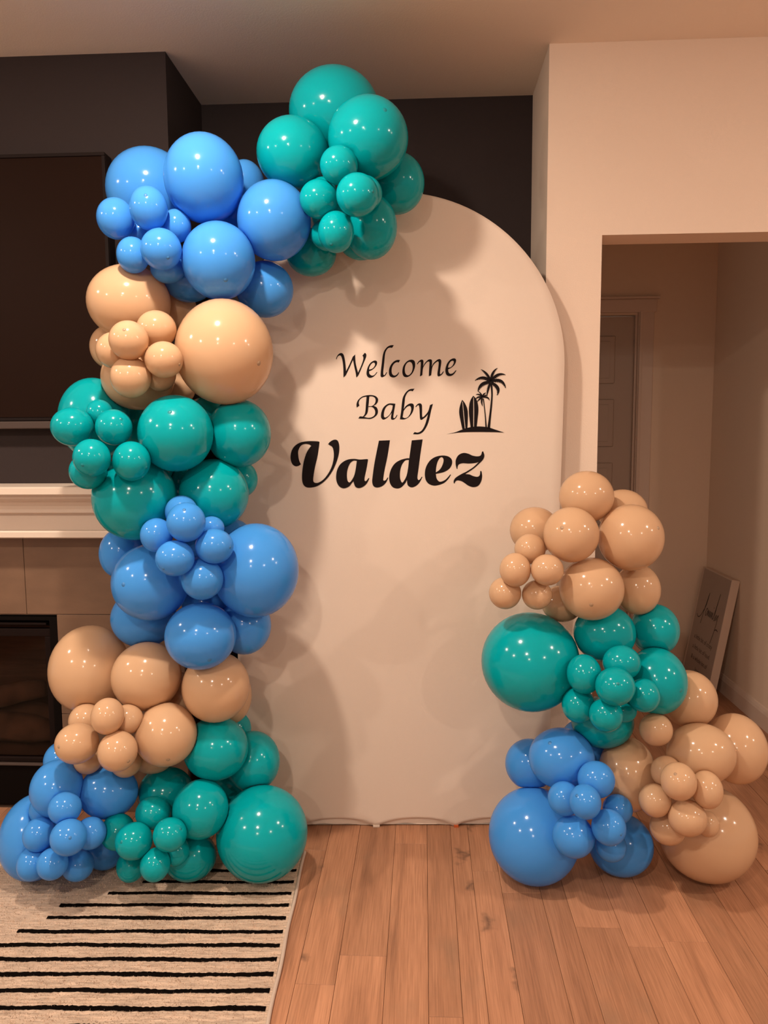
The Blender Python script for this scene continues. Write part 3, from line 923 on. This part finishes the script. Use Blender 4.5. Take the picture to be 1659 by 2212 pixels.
# ------------------------------------------------------------------ balloons
BALLOONS = [
# id, colour, centre x y z, half width, half height, front-to-back order, tip direction, label
('A1','teal',-0.2780,2.4988,2.4350,0.1420,0.1299,3.0,None,
 'large teal balloon topping the whole tall garland'),
('A2','teal',-0.1625,2.3539,2.2984,0.1191,0.1169,1.6,(0.47, -0.81, 0.35),
 'large teal balloon in front at the right of the garland top'),
('A3','teal',-0.3937,2.3870,2.2740,0.1085,0.1039,1.8,None,
 'large teal balloon between the top blue balloons and the topmost teal one'),
('A4','teal',-0.2409,2.2659,2.1943,0.0543,0.0532,1.0,None,
 'small teal balloon, highest of the small ones near the garland top'),
('A5','teal',-0.3035,2.2944,2.1106,0.0566,0.0550,0.8,None,
 'small teal balloon touching the right side of a big blue balloon'),
('A6','teal',-0.1839,2.2104,2.0945,0.0597,0.0587,0.2,(0.77, -0.64, -0.04),
 'small teal balloon foremost in the top teal cluster'),
('A7','teal',-0.1742,2.3059,2.1269,0.0555,0.0512,1.2,None,
 'small teal balloon peeking out behind the foremost small top one'),
('A8','teal',-0.2530,2.2809,2.0132,0.0525,0.0582,0.3,(-0.18, -0.61, -0.77),
 'lowest small teal balloon of the top cluster, with dark tip'),
('A9','teal',-0.2886,2.3721,2.0290,0.0518,0.0475,1.1,None,
 'small teal balloon half hidden behind the lowest small top one'),
('A10','teal',-0.1602,2.4107,2.0590,0.0809,0.0957,2.2,None,
 'medium teal balloon hanging low before the arch panel top'),
('A11','teal',-0.2011,2.5464,2.0634,0.0781,0.0721,2.9,None,
 'medium teal balloon mostly hidden behind the low hanging one'),
('A12','teal',-0.0836,2.5182,2.2194,0.0883,0.0933,2.8,None,
 'medium teal balloon furthest right on the tall garland'),
('A13','teal',-0.3617,2.5220,2.0126,0.0819,0.0751,3.0,None,
 'medium teal balloon under the top cluster beside big blue balloon'),
('A14','teal',-0.3056,2.3872,2.1597,0.0448,0.0427,1.6,None,
 'small teal balloon sliver wedged behind two small top teal ones'),  # unseen, added to stop lamp light reaching the arch through a gap
('A15','teal',-0.2964,2.5685,2.1354,0.0665,0.0622,3.4,None,
 'added teal balloon buried behind the small top ones, blocking lamp light'),
('B1','blue',-0.8596,2.4470,2.1931,0.1315,0.1281,2.8,None,
 'large blue balloon at upper left, behind two small blue ones'),
('B2','blue',-0.6476,2.3141,2.1821,0.1163,0.1259,1.8,None,
 'large blue balloon standing highest of the upper blue cluster'),
('B3','blue',-0.4483,2.3552,2.0689,0.1105,0.1160,1.6,None,
 'large blue balloon right of centre, touching the top teal cluster'),
('B4','blue',-0.6039,2.2901,1.9397,0.1072,0.1120,1.0,(0.35, -0.68, -0.64),
 'large blue balloon with dark tip above the biggest peach balloon'),
('B5','blue',-0.5724,2.5281,2.2295,0.0619,0.0756,3.2,None,
 'medium blue balloon showing between two large ones near dark wall'),
('B6','blue',-0.4995,2.4450,1.8838,0.0896,0.0871,2.8,None,
 'medium blue balloon lowest at right of the upper blue cluster'),
('B7','blue',-0.7322,2.4142,1.9174,0.0816,0.0750,2.6,None,
 'medium blue balloon shaded above the gap between two peach ones'),
('B8','blue',-0.9009,2.2706,2.0615,0.0542,0.0587,0.9,None,
 'small blue balloon furthest left in the upper blue cluster'),
('B9','blue',-0.7865,2.2276,2.0758,0.0536,0.0608,0.3,(0.2, -0.91, 0.36),
 'small blue balloon overlapping the large upper left blue one'),
('B10','blue',-0.7309,2.3016,2.0452,0.0426,0.0478,1.2,None,
 'small blue balloon tucked between two large upper blue balloons'),
('B11','blue',-0.7484,2.2102,1.9576,0.0574,0.0578,0.2,(0.54, -0.62, -0.57),
 'small blue balloon with dark tip, foremost of the upper small ones'),
('B12','blue',-0.8446,2.2454,1.9506,0.0463,0.0514,0.9,None,
 'small blue balloon at lower left touching upper left peach balloon'),
('B13','blue',-0.7619,2.3019,1.9229,0.0507,0.0436,1.6,None,
 'small shaded blue balloon right below the one with dark tip'),
('B14','blue',-0.8645,2.3626,2.0392,0.0515,0.0508,1.7,None,
 'small blue balloon buried in the middle of the upper small ones'),
('B15','blue',-0.5947,2.4720,2.1180,0.0693,0.0685,3.0,None,
 'blue balloon hidden in the gap between three large upper ones'),
('C1','peach',-0.8974,2.3384,1.8332,0.1237,0.1121,2.3,None,
 'large peach balloon at upper left, shaded by blue balloons'),
('C2','peach',-0.5926,2.2830,1.6732,0.1445,0.1552,1.5,(0.81, -0.52, -0.28),
 'biggest peach balloon of the tall garland, right of the column'),
('C3','peach',-0.7750,2.2235,1.7350,0.0569,0.0538,0.9,None,
 'small peach balloon highest of its bunch beside the biggest peach'),
('C4','peach',-0.8213,2.1268,1.6924,0.0541,0.0544,0.2,(0.13, -0.9, 0.42),
 'small peach balloon at the centre front of the upper bunch'),
('C5','peach',-0.7306,2.1478,1.6399,0.0528,0.0513,0.3,(0.93, -0.24, -0.28),
 'small peach balloon touching the biggest peach balloon at left'),
('C6','peach',-0.8912,2.1954,1.6725,0.0518,0.0525,0.9,None,
 'small peach balloon at the left of the upper bunch'),
('C7','peach',-0.9915,2.4104,1.7065,0.0623,0.0690,2.6,None,
 'medium peach balloon edging out at left against the television'),
('C8','peach',-0.8311,2.1550,1.5924,0.0563,0.0584,0.8,None,
 'small peach balloon lowest of the upper peach bunch'),
('C9','peach',-0.8732,2.3255,1.6048,0.1095,0.0993,2.0,None,
 'large peach balloon resting on teal ones behind the small bunch'),
('C10','peach',-0.7720,2.2287,1.6092,0.0470,0.0535,1.2,None,
 'small peach balloon showing under the rightmost small upper one'),
('C11','peach',-0.7999,2.4902,1.8341,0.0654,0.0655,3.2,None,
 'peach balloon deep in the gap between two large upper peach ones'),
('C13','peach',-0.8053,2.4655,1.5802,0.0653,0.0594,3.3,None,
 'peach balloon in shade between resting and biggest peach ones'),
('D1','teal',-1.0293,2.3542,1.4796,0.1071,0.1280,2.8,None,
 'large teal balloon at left edge, behind four small teal ones'),
('D2','teal',-1.0101,2.1602,1.4538,0.0593,0.0557,0.8,None,
 'small teal balloon jutting furthest left before the television'),
('D3','teal',-0.9548,2.2221,1.4933,0.0385,0.0407,1.3,None,
 'tiny teal balloon at the top of the left teal bunch'),
('D4','teal',-0.8834,2.1495,1.4515,0.0512,0.0513,0.5,(0.67, -0.59, 0.45),
 'small teal balloon half in shade left of large middle teal'),
('D5','teal',-0.7242,2.2088,1.4331,0.1084,0.1118,1.2,(0.14, -0.83, 0.54),
 'large teal balloon in the middle of the column, arc of shade on it'),
('D6','teal',-0.5668,2.3321,1.4320,0.0979,0.1048,2.4,None,
 'large teal balloon right under the biggest peach balloon'),
('D7','teal',-0.9150,2.0651,1.3672,0.0502,0.0523,0.2,(-0.11, -0.93, -0.36),
 'small teal balloon with dark tip just above the mantel'),
('D8','teal',-0.8216,2.1120,1.3561,0.0520,0.0560,0.3,(0.9, -0.29, -0.33),
 'small teal balloon below and left of the large middle teal'),
('D9','teal',-0.9592,2.1363,1.3268,0.0519,0.0516,1.2,None,
 'small teal balloon lowest of the left bunch, over the mantel'),
('D10','teal',-0.8647,2.2352,1.2423,0.1225,0.1275,1.9,None,
 'large teal balloon in front of the mantel end'),
('D11','teal',-0.6439,2.3098,1.2469,0.1056,0.1082,1.8,None,
 'large teal balloon above the right blue balloons, brightly lit'),
('D12','teal',-0.5949,2.4494,1.2840,0.0562,0.0602,3.0,None,
 'teal balloon peeking right of the large brightly lit teal'),
('D13','teal',-0.8644,2.3789,1.3362,0.0730,0.0762,3.2,None,
 'teal balloon buried in the dark gap left of centre'),
('D14','teal',-0.9662,2.5136,1.4715,0.0646,0.0767,3.4,None,
 'teal balloon in deep shade under the large resting peach one'),
('D15','teal',-0.6936,2.4164,1.4829,0.0690,0.0645,3.5,None,
 'teal balloon in deep shade under the biggest peach balloon'),
('D16','teal',-0.7994,2.4522,1.2770,0.0585,0.0756,3.4,None,
 'teal balloon sliver between the two large lower middle teal ones'),
('E1','blue',-0.7093,2.1915,1.2035,0.0473,0.0489,1.2,None,
 'small blue balloon peeking over the top of the middle blue bunch'),
('E2','blue',-0.6709,2.1112,1.1828,0.0545,0.0563,0.4,(0.14, -0.69, 0.71),
 'small blue balloon topmost in front of the middle blue bunch'),
('E3','blue',-0.7708,2.1479,1.1408,0.0462,0.0495,0.9,None,
 'small blue balloon at the left of the middle blue bunch'),
('E4','blue',-0.6272,2.2123,1.1543,0.0375,0.0343,1.4,None,
 'tiny blue balloon at upper right of the middle blue bunch'),
('E5','blue',-0.6019,2.1465,1.1087,0.0547,0.0506,0.5,(0.95, -0.32, -0.0),
 'small blue balloon at the right of the middle blue bunch'),
('E6','blue',-0.7031,2.1009,1.0810,0.0544,0.0511,0.2,(-0.39, -0.82, -0.41),
 'small blue balloon at centre of the middle blue bunch'),
('E7','blue',-0.6431,2.1567,1.0106,0.0603,0.0604,0.8,None,
 'small pale blue balloon lowest of the middle blue bunch'),
('E8','blue',-0.8380,2.2690,0.9782,0.1170,0.1176,1.7,(-0.36, -0.92, 0.12),
 'large blue balloon at left of the middle blue bunch'),
('E9','blue',-0.5173,2.2980,1.0115,0.1323,0.1451,1.8,None,
 'largest blue balloon of the column, beside the white panel'),
('E10','blue',-0.9698,2.3759,1.0516,0.0689,0.0817,2.9,None,
 'medium blue balloon below the mantel end, at far left'),
('E11','blue',-0.9139,2.3990,0.8339,0.1040,0.0960,2.9,None,
 'medium blue balloon behind, above the lower left peach ones'),
('E12','blue',-0.6749,2.2269,0.8220,0.1064,0.1011,1.3,(0.46, -0.73, -0.5),
 'large blue balloon hanging over the lower peach balloons'),
('E13','blue',-0.5757,2.3820,0.8142,0.0838,0.0916,3.0,None,
 'medium blue balloon behind, below the largest blue one'),
('E14','blue',-0.6241,2.4471,1.0838,0.0655,0.0698,3.4,None,
 'blue balloon sliver between bright teal and the largest blue one'),
('E15','blue',-0.7127,2.4075,0.8837,0.0735,0.0675,3.3,None,
 'blue balloon in shade behind the lowest small middle one'),
('E16','blue',-0.7436,2.4160,1.0501,0.0657,0.0676,3.4,None,
 'blue balloon buried at the core of the middle small bunch'),
('F1','peach',-1.0906,2.3697,0.6709,0.1257,0.1408,2.2,None,
 'largest peach balloon beside the fireplace opening'),
('F2','peach',-0.8741,2.2985,0.6712,0.1076,0.1073,1.9,None,
 'large peach balloon at the centre of the lower peach row'),
('F3','peach',-0.6542,2.3020,0.6379,0.1055,0.1095,2.3,None,
 'large peach balloon right, under the hanging blue balloon'),
('F4','peach',-0.6417,2.4530,0.5543,0.0641,0.0908,3.0,None,
 'peach balloon edging out behind the right one of lower row'),
('F5','peach',-1.0550,2.2506,0.5433,0.0514,0.0505,1.1,None,
 'small peach balloon behind left in the lower bunch'),
('F6','peach',-0.9326,2.1309,0.6041,0.0477,0.0530,0.5,None,
 'small peach balloon topmost of the lower bunch'),
('F7','peach',-0.9008,2.1985,0.5685,0.0469,0.0450,1.2,None,
 'small peach balloon in shade right of the topmost lower one'),
('F8','peach',-1.0388,2.1515,0.5102,0.0635,0.0601,0.3,(-0.47, -0.86, 0.19),
 'small peach balloon furthest left of the lower bunch'),
('F9','peach',-0.9018,2.1199,0.5015,0.0570,0.0589,0.2,(0.77, -0.58, -0.27),
 'small peach balloon with dark tip, front of the lower bunch'),
('F10','peach',-0.7954,2.2325,0.5084,0.0937,0.0963,1.4,(0.33, -0.81, -0.49),
 'medium peach balloon with dark tip beside a teal balloon'),
('F11','peach',-1.0500,2.2425,0.4175,0.0435,0.0430,1.2,None,
 'small peach balloon bottom below the furthest left small one'),
('F12','peach',-0.9314,2.2480,0.4079,0.0469,0.0443,1.2,None,
 'small peach balloon bottom below the front one with dark tip'),
('F13','peach',-0.8813,2.3355,0.3805,0.0649,0.0445,2.3,None,
 'peach balloon shaded beneath the medium one with dark tip'),
('F14','peach',-0.8039,2.4190,0.5675,0.0670,0.0749,3.2,None,
 'peach balloon wedged in the gap of the lower peach row'),
('G1','blue',-1.1940,2.3820,0.3534,0.0673,0.0650,3.0,None,
 'blue balloon peeking from behind the lower peach bunch'),
('G2','blue',-1.1361,2.2048,0.3422,0.0784,0.0857,1.8,None,
 'medium blue balloon at left, over the bottom blue bunch'),
('G3','blue',-0.9998,2.2667,0.3024,0.0904,0.0819,1.6,None,
 'medium blue balloon right, under the lower peach bunch'),
('G4','blue',-1.2452,2.2708,0.1472,0.1125,0.1332,2.0,None,
 'largest blue balloon in the bottom left corner, on the rug'),
('G5','blue',-1.0695,2.1182,0.3230,0.0476,0.0468,0.8,None,
 'small blue balloon topmost of the bottom left bunch'),
('G6','blue',-1.1686,2.1460,0.2227,0.0468,0.0499,0.7,None,
 'small blue balloon left of the foremost one in bottom bunch'),
('G7','blue',-1.0362,2.0653,0.2616,0.0518,0.0516,0.2,(0.47, -0.78, 0.41),
 'small blue balloon foremost in the bottom left bunch'),
('G8','blue',-1.0096,2.1481,0.2294,0.0463,0.0470,0.9,None,
 'small blue balloon right of the foremost one in bottom bunch'),
('G9','blue',-1.1863,2.1322,0.1369,0.0453,0.0492,0.9,None,
 'small pale blue balloon at the lower left of the bottom bunch'),
('G10','blue',-1.1101,2.1051,0.1548,0.0451,0.0459,0.4,None,
 'small blue balloon in the middle of the three lowest on the rug'),
('G11','blue',-1.0681,2.1780,0.1080,0.0484,0.0473,0.6,None,
 'small blue balloon rightmost of the three lowest on the rug'),
('G12','blue',-1.0434,2.3246,0.0841,0.0663,0.0702,2.4,None,
 'medium blue balloon behind, next to small teal balloons on rug'),
('G13','blue',-1.1863,2.2312,0.2612,0.0512,0.0521,1.9,None,
 'blue balloon tucked under the left medium one of bottom cluster'),
('H1','teal',-0.6639,2.3150,0.4306,0.1028,0.0991,2.4,None,
 'medium teal balloon under the right lower peach balloon'),
('H2','teal',-0.5735,2.4273,0.3389,0.0918,0.0988,2.7,None,
 'medium teal balloon furthest back against the panel bottom'),
('H3','teal',-0.8506,2.3664,0.2500,0.0915,0.0864,2.5,None,
 'medium dark teal balloon behind, below the medium peach one'),
('H4','teal',-0.6943,2.2320,0.2695,0.0857,0.0889,1.2,None,
 'medium teal balloon left of the largest teal on the rug'),
('H5','teal',-0.5162,2.2944,0.1600,0.1447,0.1460,1.4,None,
 'largest teal balloon on the rug corner'),
('H6','teal',-0.8426,2.2267,0.2567,0.0542,0.0500,0.9,None,
 'small teal balloon topmost of the bottom bunch'),
('H7','teal',-0.9516,2.2101,0.2013,0.0521,0.0549,1.1,None,
 'small teal balloon left, touching blue balloons at the bottom'),
('H8','teal',-0.8737,2.1423,0.2107,0.0548,0.0543,0.2,(-0.35, -0.84, 0.41),
 'small teal balloon foremost in the bottom bunch'),
('H9','teal',-0.7557,2.1238,0.2439,0.0494,0.0485,0.3,(0.77, -0.3, 0.56),
 'small teal balloon right in the bottom bunch'),
('H10','teal',-0.9122,2.2065,0.0933,0.0442,0.0489,0.7,None,
 'small teal balloon lowest at left on the rug'),
('H11','teal',-0.8057,2.1276,0.1458,0.0442,0.0483,0.5,None,
 'small teal balloon lowest at right on the rug'),
('H12','teal',-0.7626,2.1908,0.1544,0.0401,0.0445,1.2,None,
 'small teal balloon half hidden below the right one of bottom bunch'),
('H13','teal',-0.7462,2.2720,0.0898,0.0835,0.0758,2.0,None,
 'medium dark teal balloon on the rug behind the small bunch'),
('H14','teal',-0.6724,2.4884,0.2250,0.0847,0.0784,3.2,None,
 'teal balloon shaded above the largest teal one'),
('H15','teal',-0.6567,2.5166,0.4141,0.0598,0.0617,3.4,None,
 'teal balloon sliver behind, under the right lower peach balloon'),
('I1','peach',0.4995,2.3597,1.2316,0.0823,0.0795,1.6,None,
 'medium peach balloon topping the short garland'),
('I2','peach',0.6383,2.4696,1.1744,0.0780,0.0713,2.8,None,
 'peach balloon behind right at the top of the short garland'),
('I3','peach',0.6258,2.3186,1.1113,0.0971,0.1006,1.6,(0.62, -0.68, 0.38),
 'large peach balloon right of the short garland top'),
('I4','peach',0.4374,2.2668,1.1266,0.0813,0.0823,0.9,(-0.48, -0.8, 0.35),
 'medium peach balloon with dark tip below the topmost one'),
('I5','peach',0.3508,2.4110,1.1220,0.0775,0.0731,2.4,None,
 'peach balloon blending with the panel at the left top'),
('I6','peach',0.3206,2.2920,1.0796,0.0466,0.0460,1.0,None,
 'small peach balloon highest of the left hanging bunch'),
('I7','peach',0.2705,2.2382,1.0256,0.0458,0.0504,0.5,None,
 'small peach balloon second down in the left hanging bunch'),
('I8','peach',0.3616,2.2240,1.0284,0.0477,0.0460,0.2,None,
 'small peach balloon right in the left hanging bunch'),
('I9','peach',0.2456,2.2777,0.9476,0.0483,0.0486,0.7,None,
 'small peach balloon furthest left of the short garland'),
('I10','peach',0.3408,2.2750,0.9429,0.0451,0.0443,0.8,None,
 'small peach balloon lowest right in the left hanging bunch'),
('I11','peach',0.5047,2.2862,0.9598,0.0954,0.0942,1.0,(-0.2, -0.93, -0.31),
 'large peach balloon with dark tip, centre of the upper cluster'),
('I12','peach',0.6709,2.3940,0.9366,0.0704,0.0796,2.2,None,
 'medium peach balloon behind, over the right teal balloons'),
('I13','peach',0.4435,2.4280,0.8818,0.0651,0.0590,2.6,None,
 'shaded peach balloon above the biggest teal one'),
('J1','teal',0.3354,2.3600,0.7105,0.1531,0.1544,1.8,None,
 'biggest teal balloon of the short garland, before the panel'),
('J2','teal',0.5619,2.3513,0.8061,0.0941,0.0882,2.0,None,
 'medium teal balloon right under the central peach balloon'),
('J3','teal',0.7326,2.4059,0.8047,0.0748,0.0813,2.7,None,
 'medium teal balloon highest at right of the short garland'),
('J4','teal',0.7136,2.3148,0.6674,0.0913,0.1015,1.6,(0.5, -0.86, -0.03),
 'large teal balloon with dark tip at the right edge'),
('J5','teal',0.4731,2.2149,0.7189,0.0503,0.0575,0.7,None,
 'small teal balloon touching the biggest teal one'),
('J6','teal',0.5845,2.2272,0.7498,0.0549,0.0511,0.6,None,
 'small teal balloon topmost of the right bunch'),
('J7','teal',0.5463,2.1444,0.7058,0.0558,0.0542,0.1,(-0.09, -0.89, 0.44),
 'small teal balloon foremost in the right bunch'),
('J8','teal',0.6431,2.1970,0.6624,0.0462,0.0488,0.6,None,
 'small teal balloon right in the right bunch'),
('J9','teal',0.4649,2.2444,0.6135,0.0499,0.0527,0.8,None,
 'small teal balloon lower left in the right bunch'),
('J10','teal',0.5303,2.1779,0.6094,0.0480,0.0497,0.4,None,
 'small teal balloon lowest of the right bunch'),
('J11','teal',0.6018,2.2628,0.5910,0.0402,0.0353,1.2,None,
 'tiny teal balloon showing behind the lowest of the right bunch'),
('J12','teal',0.5631,2.3528,0.5194,0.0956,0.0804,2.0,None,
 'medium teal balloon at the bottom, above the blue ones'),
('K1','peach',0.8427,2.3988,0.5816,0.0865,0.0905,2.4,None,
 'medium peach balloon behind, in front of the family sign'),
('K2','peach',0.7021,2.2660,0.5318,0.0490,0.0487,1.4,None,
 'small peach balloon alone under the right teal balloons'),
('K3','peach',0.8466,2.2909,0.4478,0.1014,0.0911,1.6,None,
 'large peach balloon above the lower right small bunch'),
('K4','peach',0.9950,2.3962,0.4214,0.0946,0.1094,2.3,None,
 'large peach balloon furthest right, cut by the photo edge'),
('K5','peach',0.6423,2.3375,0.3581,0.0892,0.1135,2.4,None,
 'greyish peach balloon between the blue and peach bunches'),
('K6','peach',0.7284,2.2367,0.4113,0.0459,0.0477,1.2,None,
 'small peach balloon behind the top one of the lower right bunch'),
('K7','peach',0.7341,2.1471,0.4250,0.0502,0.0533,0.4,(-0.39, -0.6, 0.7),
 'small peach balloon top front of the lower right bunch'),
('K8','peach',0.8241,2.1714,0.3897,0.0451,0.0537,0.8,None,
 'small peach balloon right in the lower right bunch'),
('K9','peach',0.6848,2.1980,0.3412,0.0469,0.0478,0.6,None,
 'small peach balloon left in the lower right bunch'),
('K10','peach',0.7678,2.1612,0.3076,0.0545,0.0519,0.5,None,
 'small peach balloon foremost bottom of the lower right bunch'),
('K11','peach',0.8525,2.2320,0.2529,0.0337,0.0378,1.0,None,
 'tiny peach balloon right of the foremost bottom one'),
('K12','peach',0.7349,2.2275,0.2412,0.0528,0.0507,0.9,None,
 'small peach balloon bottom left of the lower right bunch'),
('K13','peach',0.9042,2.3726,0.1492,0.1504,0.1492,1.8,None,
 'biggest peach balloon resting on the wood floor'),
('L1','blue',0.3517,2.3376,0.1473,0.1439,0.1473,1.6,None,
 'biggest blue balloon of the short garland, on the wood floor'),
('L2','blue',0.3497,2.4341,0.3412,0.0810,0.0812,2.6,None,
 'medium blue balloon behind, against the panel lower right'),
('L3','blue',0.4286,2.3094,0.4183,0.1014,0.0922,1.7,(-0.47, -0.51, 0.71),
 'large blue balloon topmost of the right blue cluster'),
('L4','blue',0.5219,2.4490,0.4009,0.0740,0.0848,2.9,None,
 'blue balloon behind, under the right teal balloons'),
('L5','blue',0.5109,2.1960,0.4036,0.0544,0.0533,0.9,None,
 'small blue balloon topmost of the right blue bunch'),
('L6','blue',0.4178,2.1935,0.3441,0.0484,0.0492,0.7,None,
 'small blue balloon left in the right blue bunch'),
('L7','blue',0.4635,2.1214,0.3712,0.0453,0.0487,0.2,(-0.61, -0.48, 0.63),
 'small blue balloon foremost in the right blue bunch'),
('L8','blue',0.5836,2.2270,0.2969,0.0443,0.0432,0.9,None,
 'small blue balloon right in the right blue bunch'),
('L9','blue',0.4450,2.1827,0.2319,0.0618,0.0611,0.6,None,
 'small pale blue balloon beside the biggest blue one'),
('L10','blue',0.5400,2.1524,0.2792,0.0496,0.0516,0.3,(0.49, -0.87, 0.03),
 'small blue balloon lower right of the right blue bunch'),
('L11','blue',0.6375,2.3836,0.0970,0.1025,0.0970,2.2,None,
 'medium blue balloon behind, low over the wood floor'),
('L12','blue',0.5705,2.2405,0.1713,0.0463,0.0456,1.1,None,
 'small blue balloon lowest of the right blue bunch'),
]
NB = len(BALLOONS)
BC = np.array([b[2:5] for b in BALLOONS])
camp = np.array(CAM)
# each balloon's own frame: right, up, toward the viewer's side of the room
AX = np.zeros((NB, 3, 3))
for i in range(NB):
    d = camp - BC[i]
    d /= np.linalg.norm(d)
    r = np.array(Rv) - np.dot(np.array(Rv), d) * d
    r /= np.linalg.norm(r)
    AX[i] = np.stack([r, np.cross(d, r), d])
RAD = np.array([[b[5], b[6], (b[5] + b[6]) / 2] for b in BALLOONS])
ORDER = np.array([b[7] for b in BALLOONS]) + 1e-3 * np.array([np.linalg.norm(BC[i] - camp) for i in range(NB)])
nseg, nring = 48, 30
dirs = [(0, 0, 1.0)]
for r in range(1, nring):
    ph = math.pi * r / nring
    for s in range(nseg):
        th = 2 * math.pi * s / nseg
        dirs.append((math.sin(ph) * math.cos(th), math.sin(ph) * math.sin(th), math.cos(ph)))
dirs.append((0, 0, -1.0))
dirs = np.array(dirs)
bfaces = []
for s in range(nseg):
    bfaces.append([0, 1 + s, 1 + (s + 1) % nseg])
for r in range(nring - 2):
    for s in range(nseg):
        a, b_ = 1 + r * nseg + s, 1 + r * nseg + (s + 1) % nseg
        bfaces.append([a, a + nseg, b_ + nseg, b_])
last = len(dirs) - 1
for s in range(nseg):
    bfaces.append([last, 1 + (nring - 2) * nseg + (s + 1) % nseg, 1 + (nring - 2) * nseg + s])


def level(i, P):
    q = (P - BC[i]) @ AX[i].T / RAD[i]
    return np.sqrt((q * q).sum(1))


for i, b in enumerate(BALLOONS):
    off = (dirs * RAD[i]) @ AX[i]
    t = np.ones(len(dirs))
    # where two balloons press together the one behind gives way
    for j in range(NB):
        if j == i or ORDER[j] >= ORDER[i]:
            continue
        if np.linalg.norm(BC[i] - BC[j]) > RAD[i].max() + RAD[j].max():
            continue
        hit = level(j, BC[i] + off) < 1.012
        if not hit.any():
            continue
        lo, hi = np.full(hit.sum(), .12), np.ones(hit.sum())
        for _ in range(22):
            mid = (lo + hi) / 2
            ins = level(j, BC[i] + off[hit] * mid[:, None]) < 1.012
            hi = np.where(ins, mid, hi)
            lo = np.where(ins, lo, mid)
        t[hit] = np.minimum(t[hit], lo)
    V = off * t[:, None]
    o = link('balloon', mesh('balloon', V.tolist(), bfaces, True), M_BALL[b[1]])
    o.location = BC[i].tolist()
    tag(o, b[9], 'balloon', 'balloons of the tall garland' if b[0][0] in 'ABCDEFGH' else 'balloons of the short garland')
    if b[8]:
        n_ = Vector(b[8]).normalized()
        q = AX[i] @ np.array(n_)
        rr = 1 / math.sqrt(((q / RAD[i]) ** 2).sum())
        a = n_.orthogonal().normalized()
        c_ = n_.cross(a)
        rt = .0050 + .026 * rr
        v, f = [n_ * (rr + .0022)], []
        for k, (fr_, hgt) in enumerate(((.5, .0016), (1.0, -.0012))):
            for s in range(12):
                th = 2 * math.pi * s / 12
                dd = (n_ * rr + (a * math.cos(th) + c_ * math.sin(th)) * rt * fr_).normalized()
                v.append(dd * (rr + hgt * .5))
        for s in range(12):
            f.append([0, 1 + s, 1 + (s + 1) % 12])
            f.append([1 + s, 13 + s, 13 + (s + 1) % 12, 1 + (s + 1) % 12])
        tp = link('balloon_tip', mesh('balloon_tip', v, f, True), M_TIP[b[1]], o)
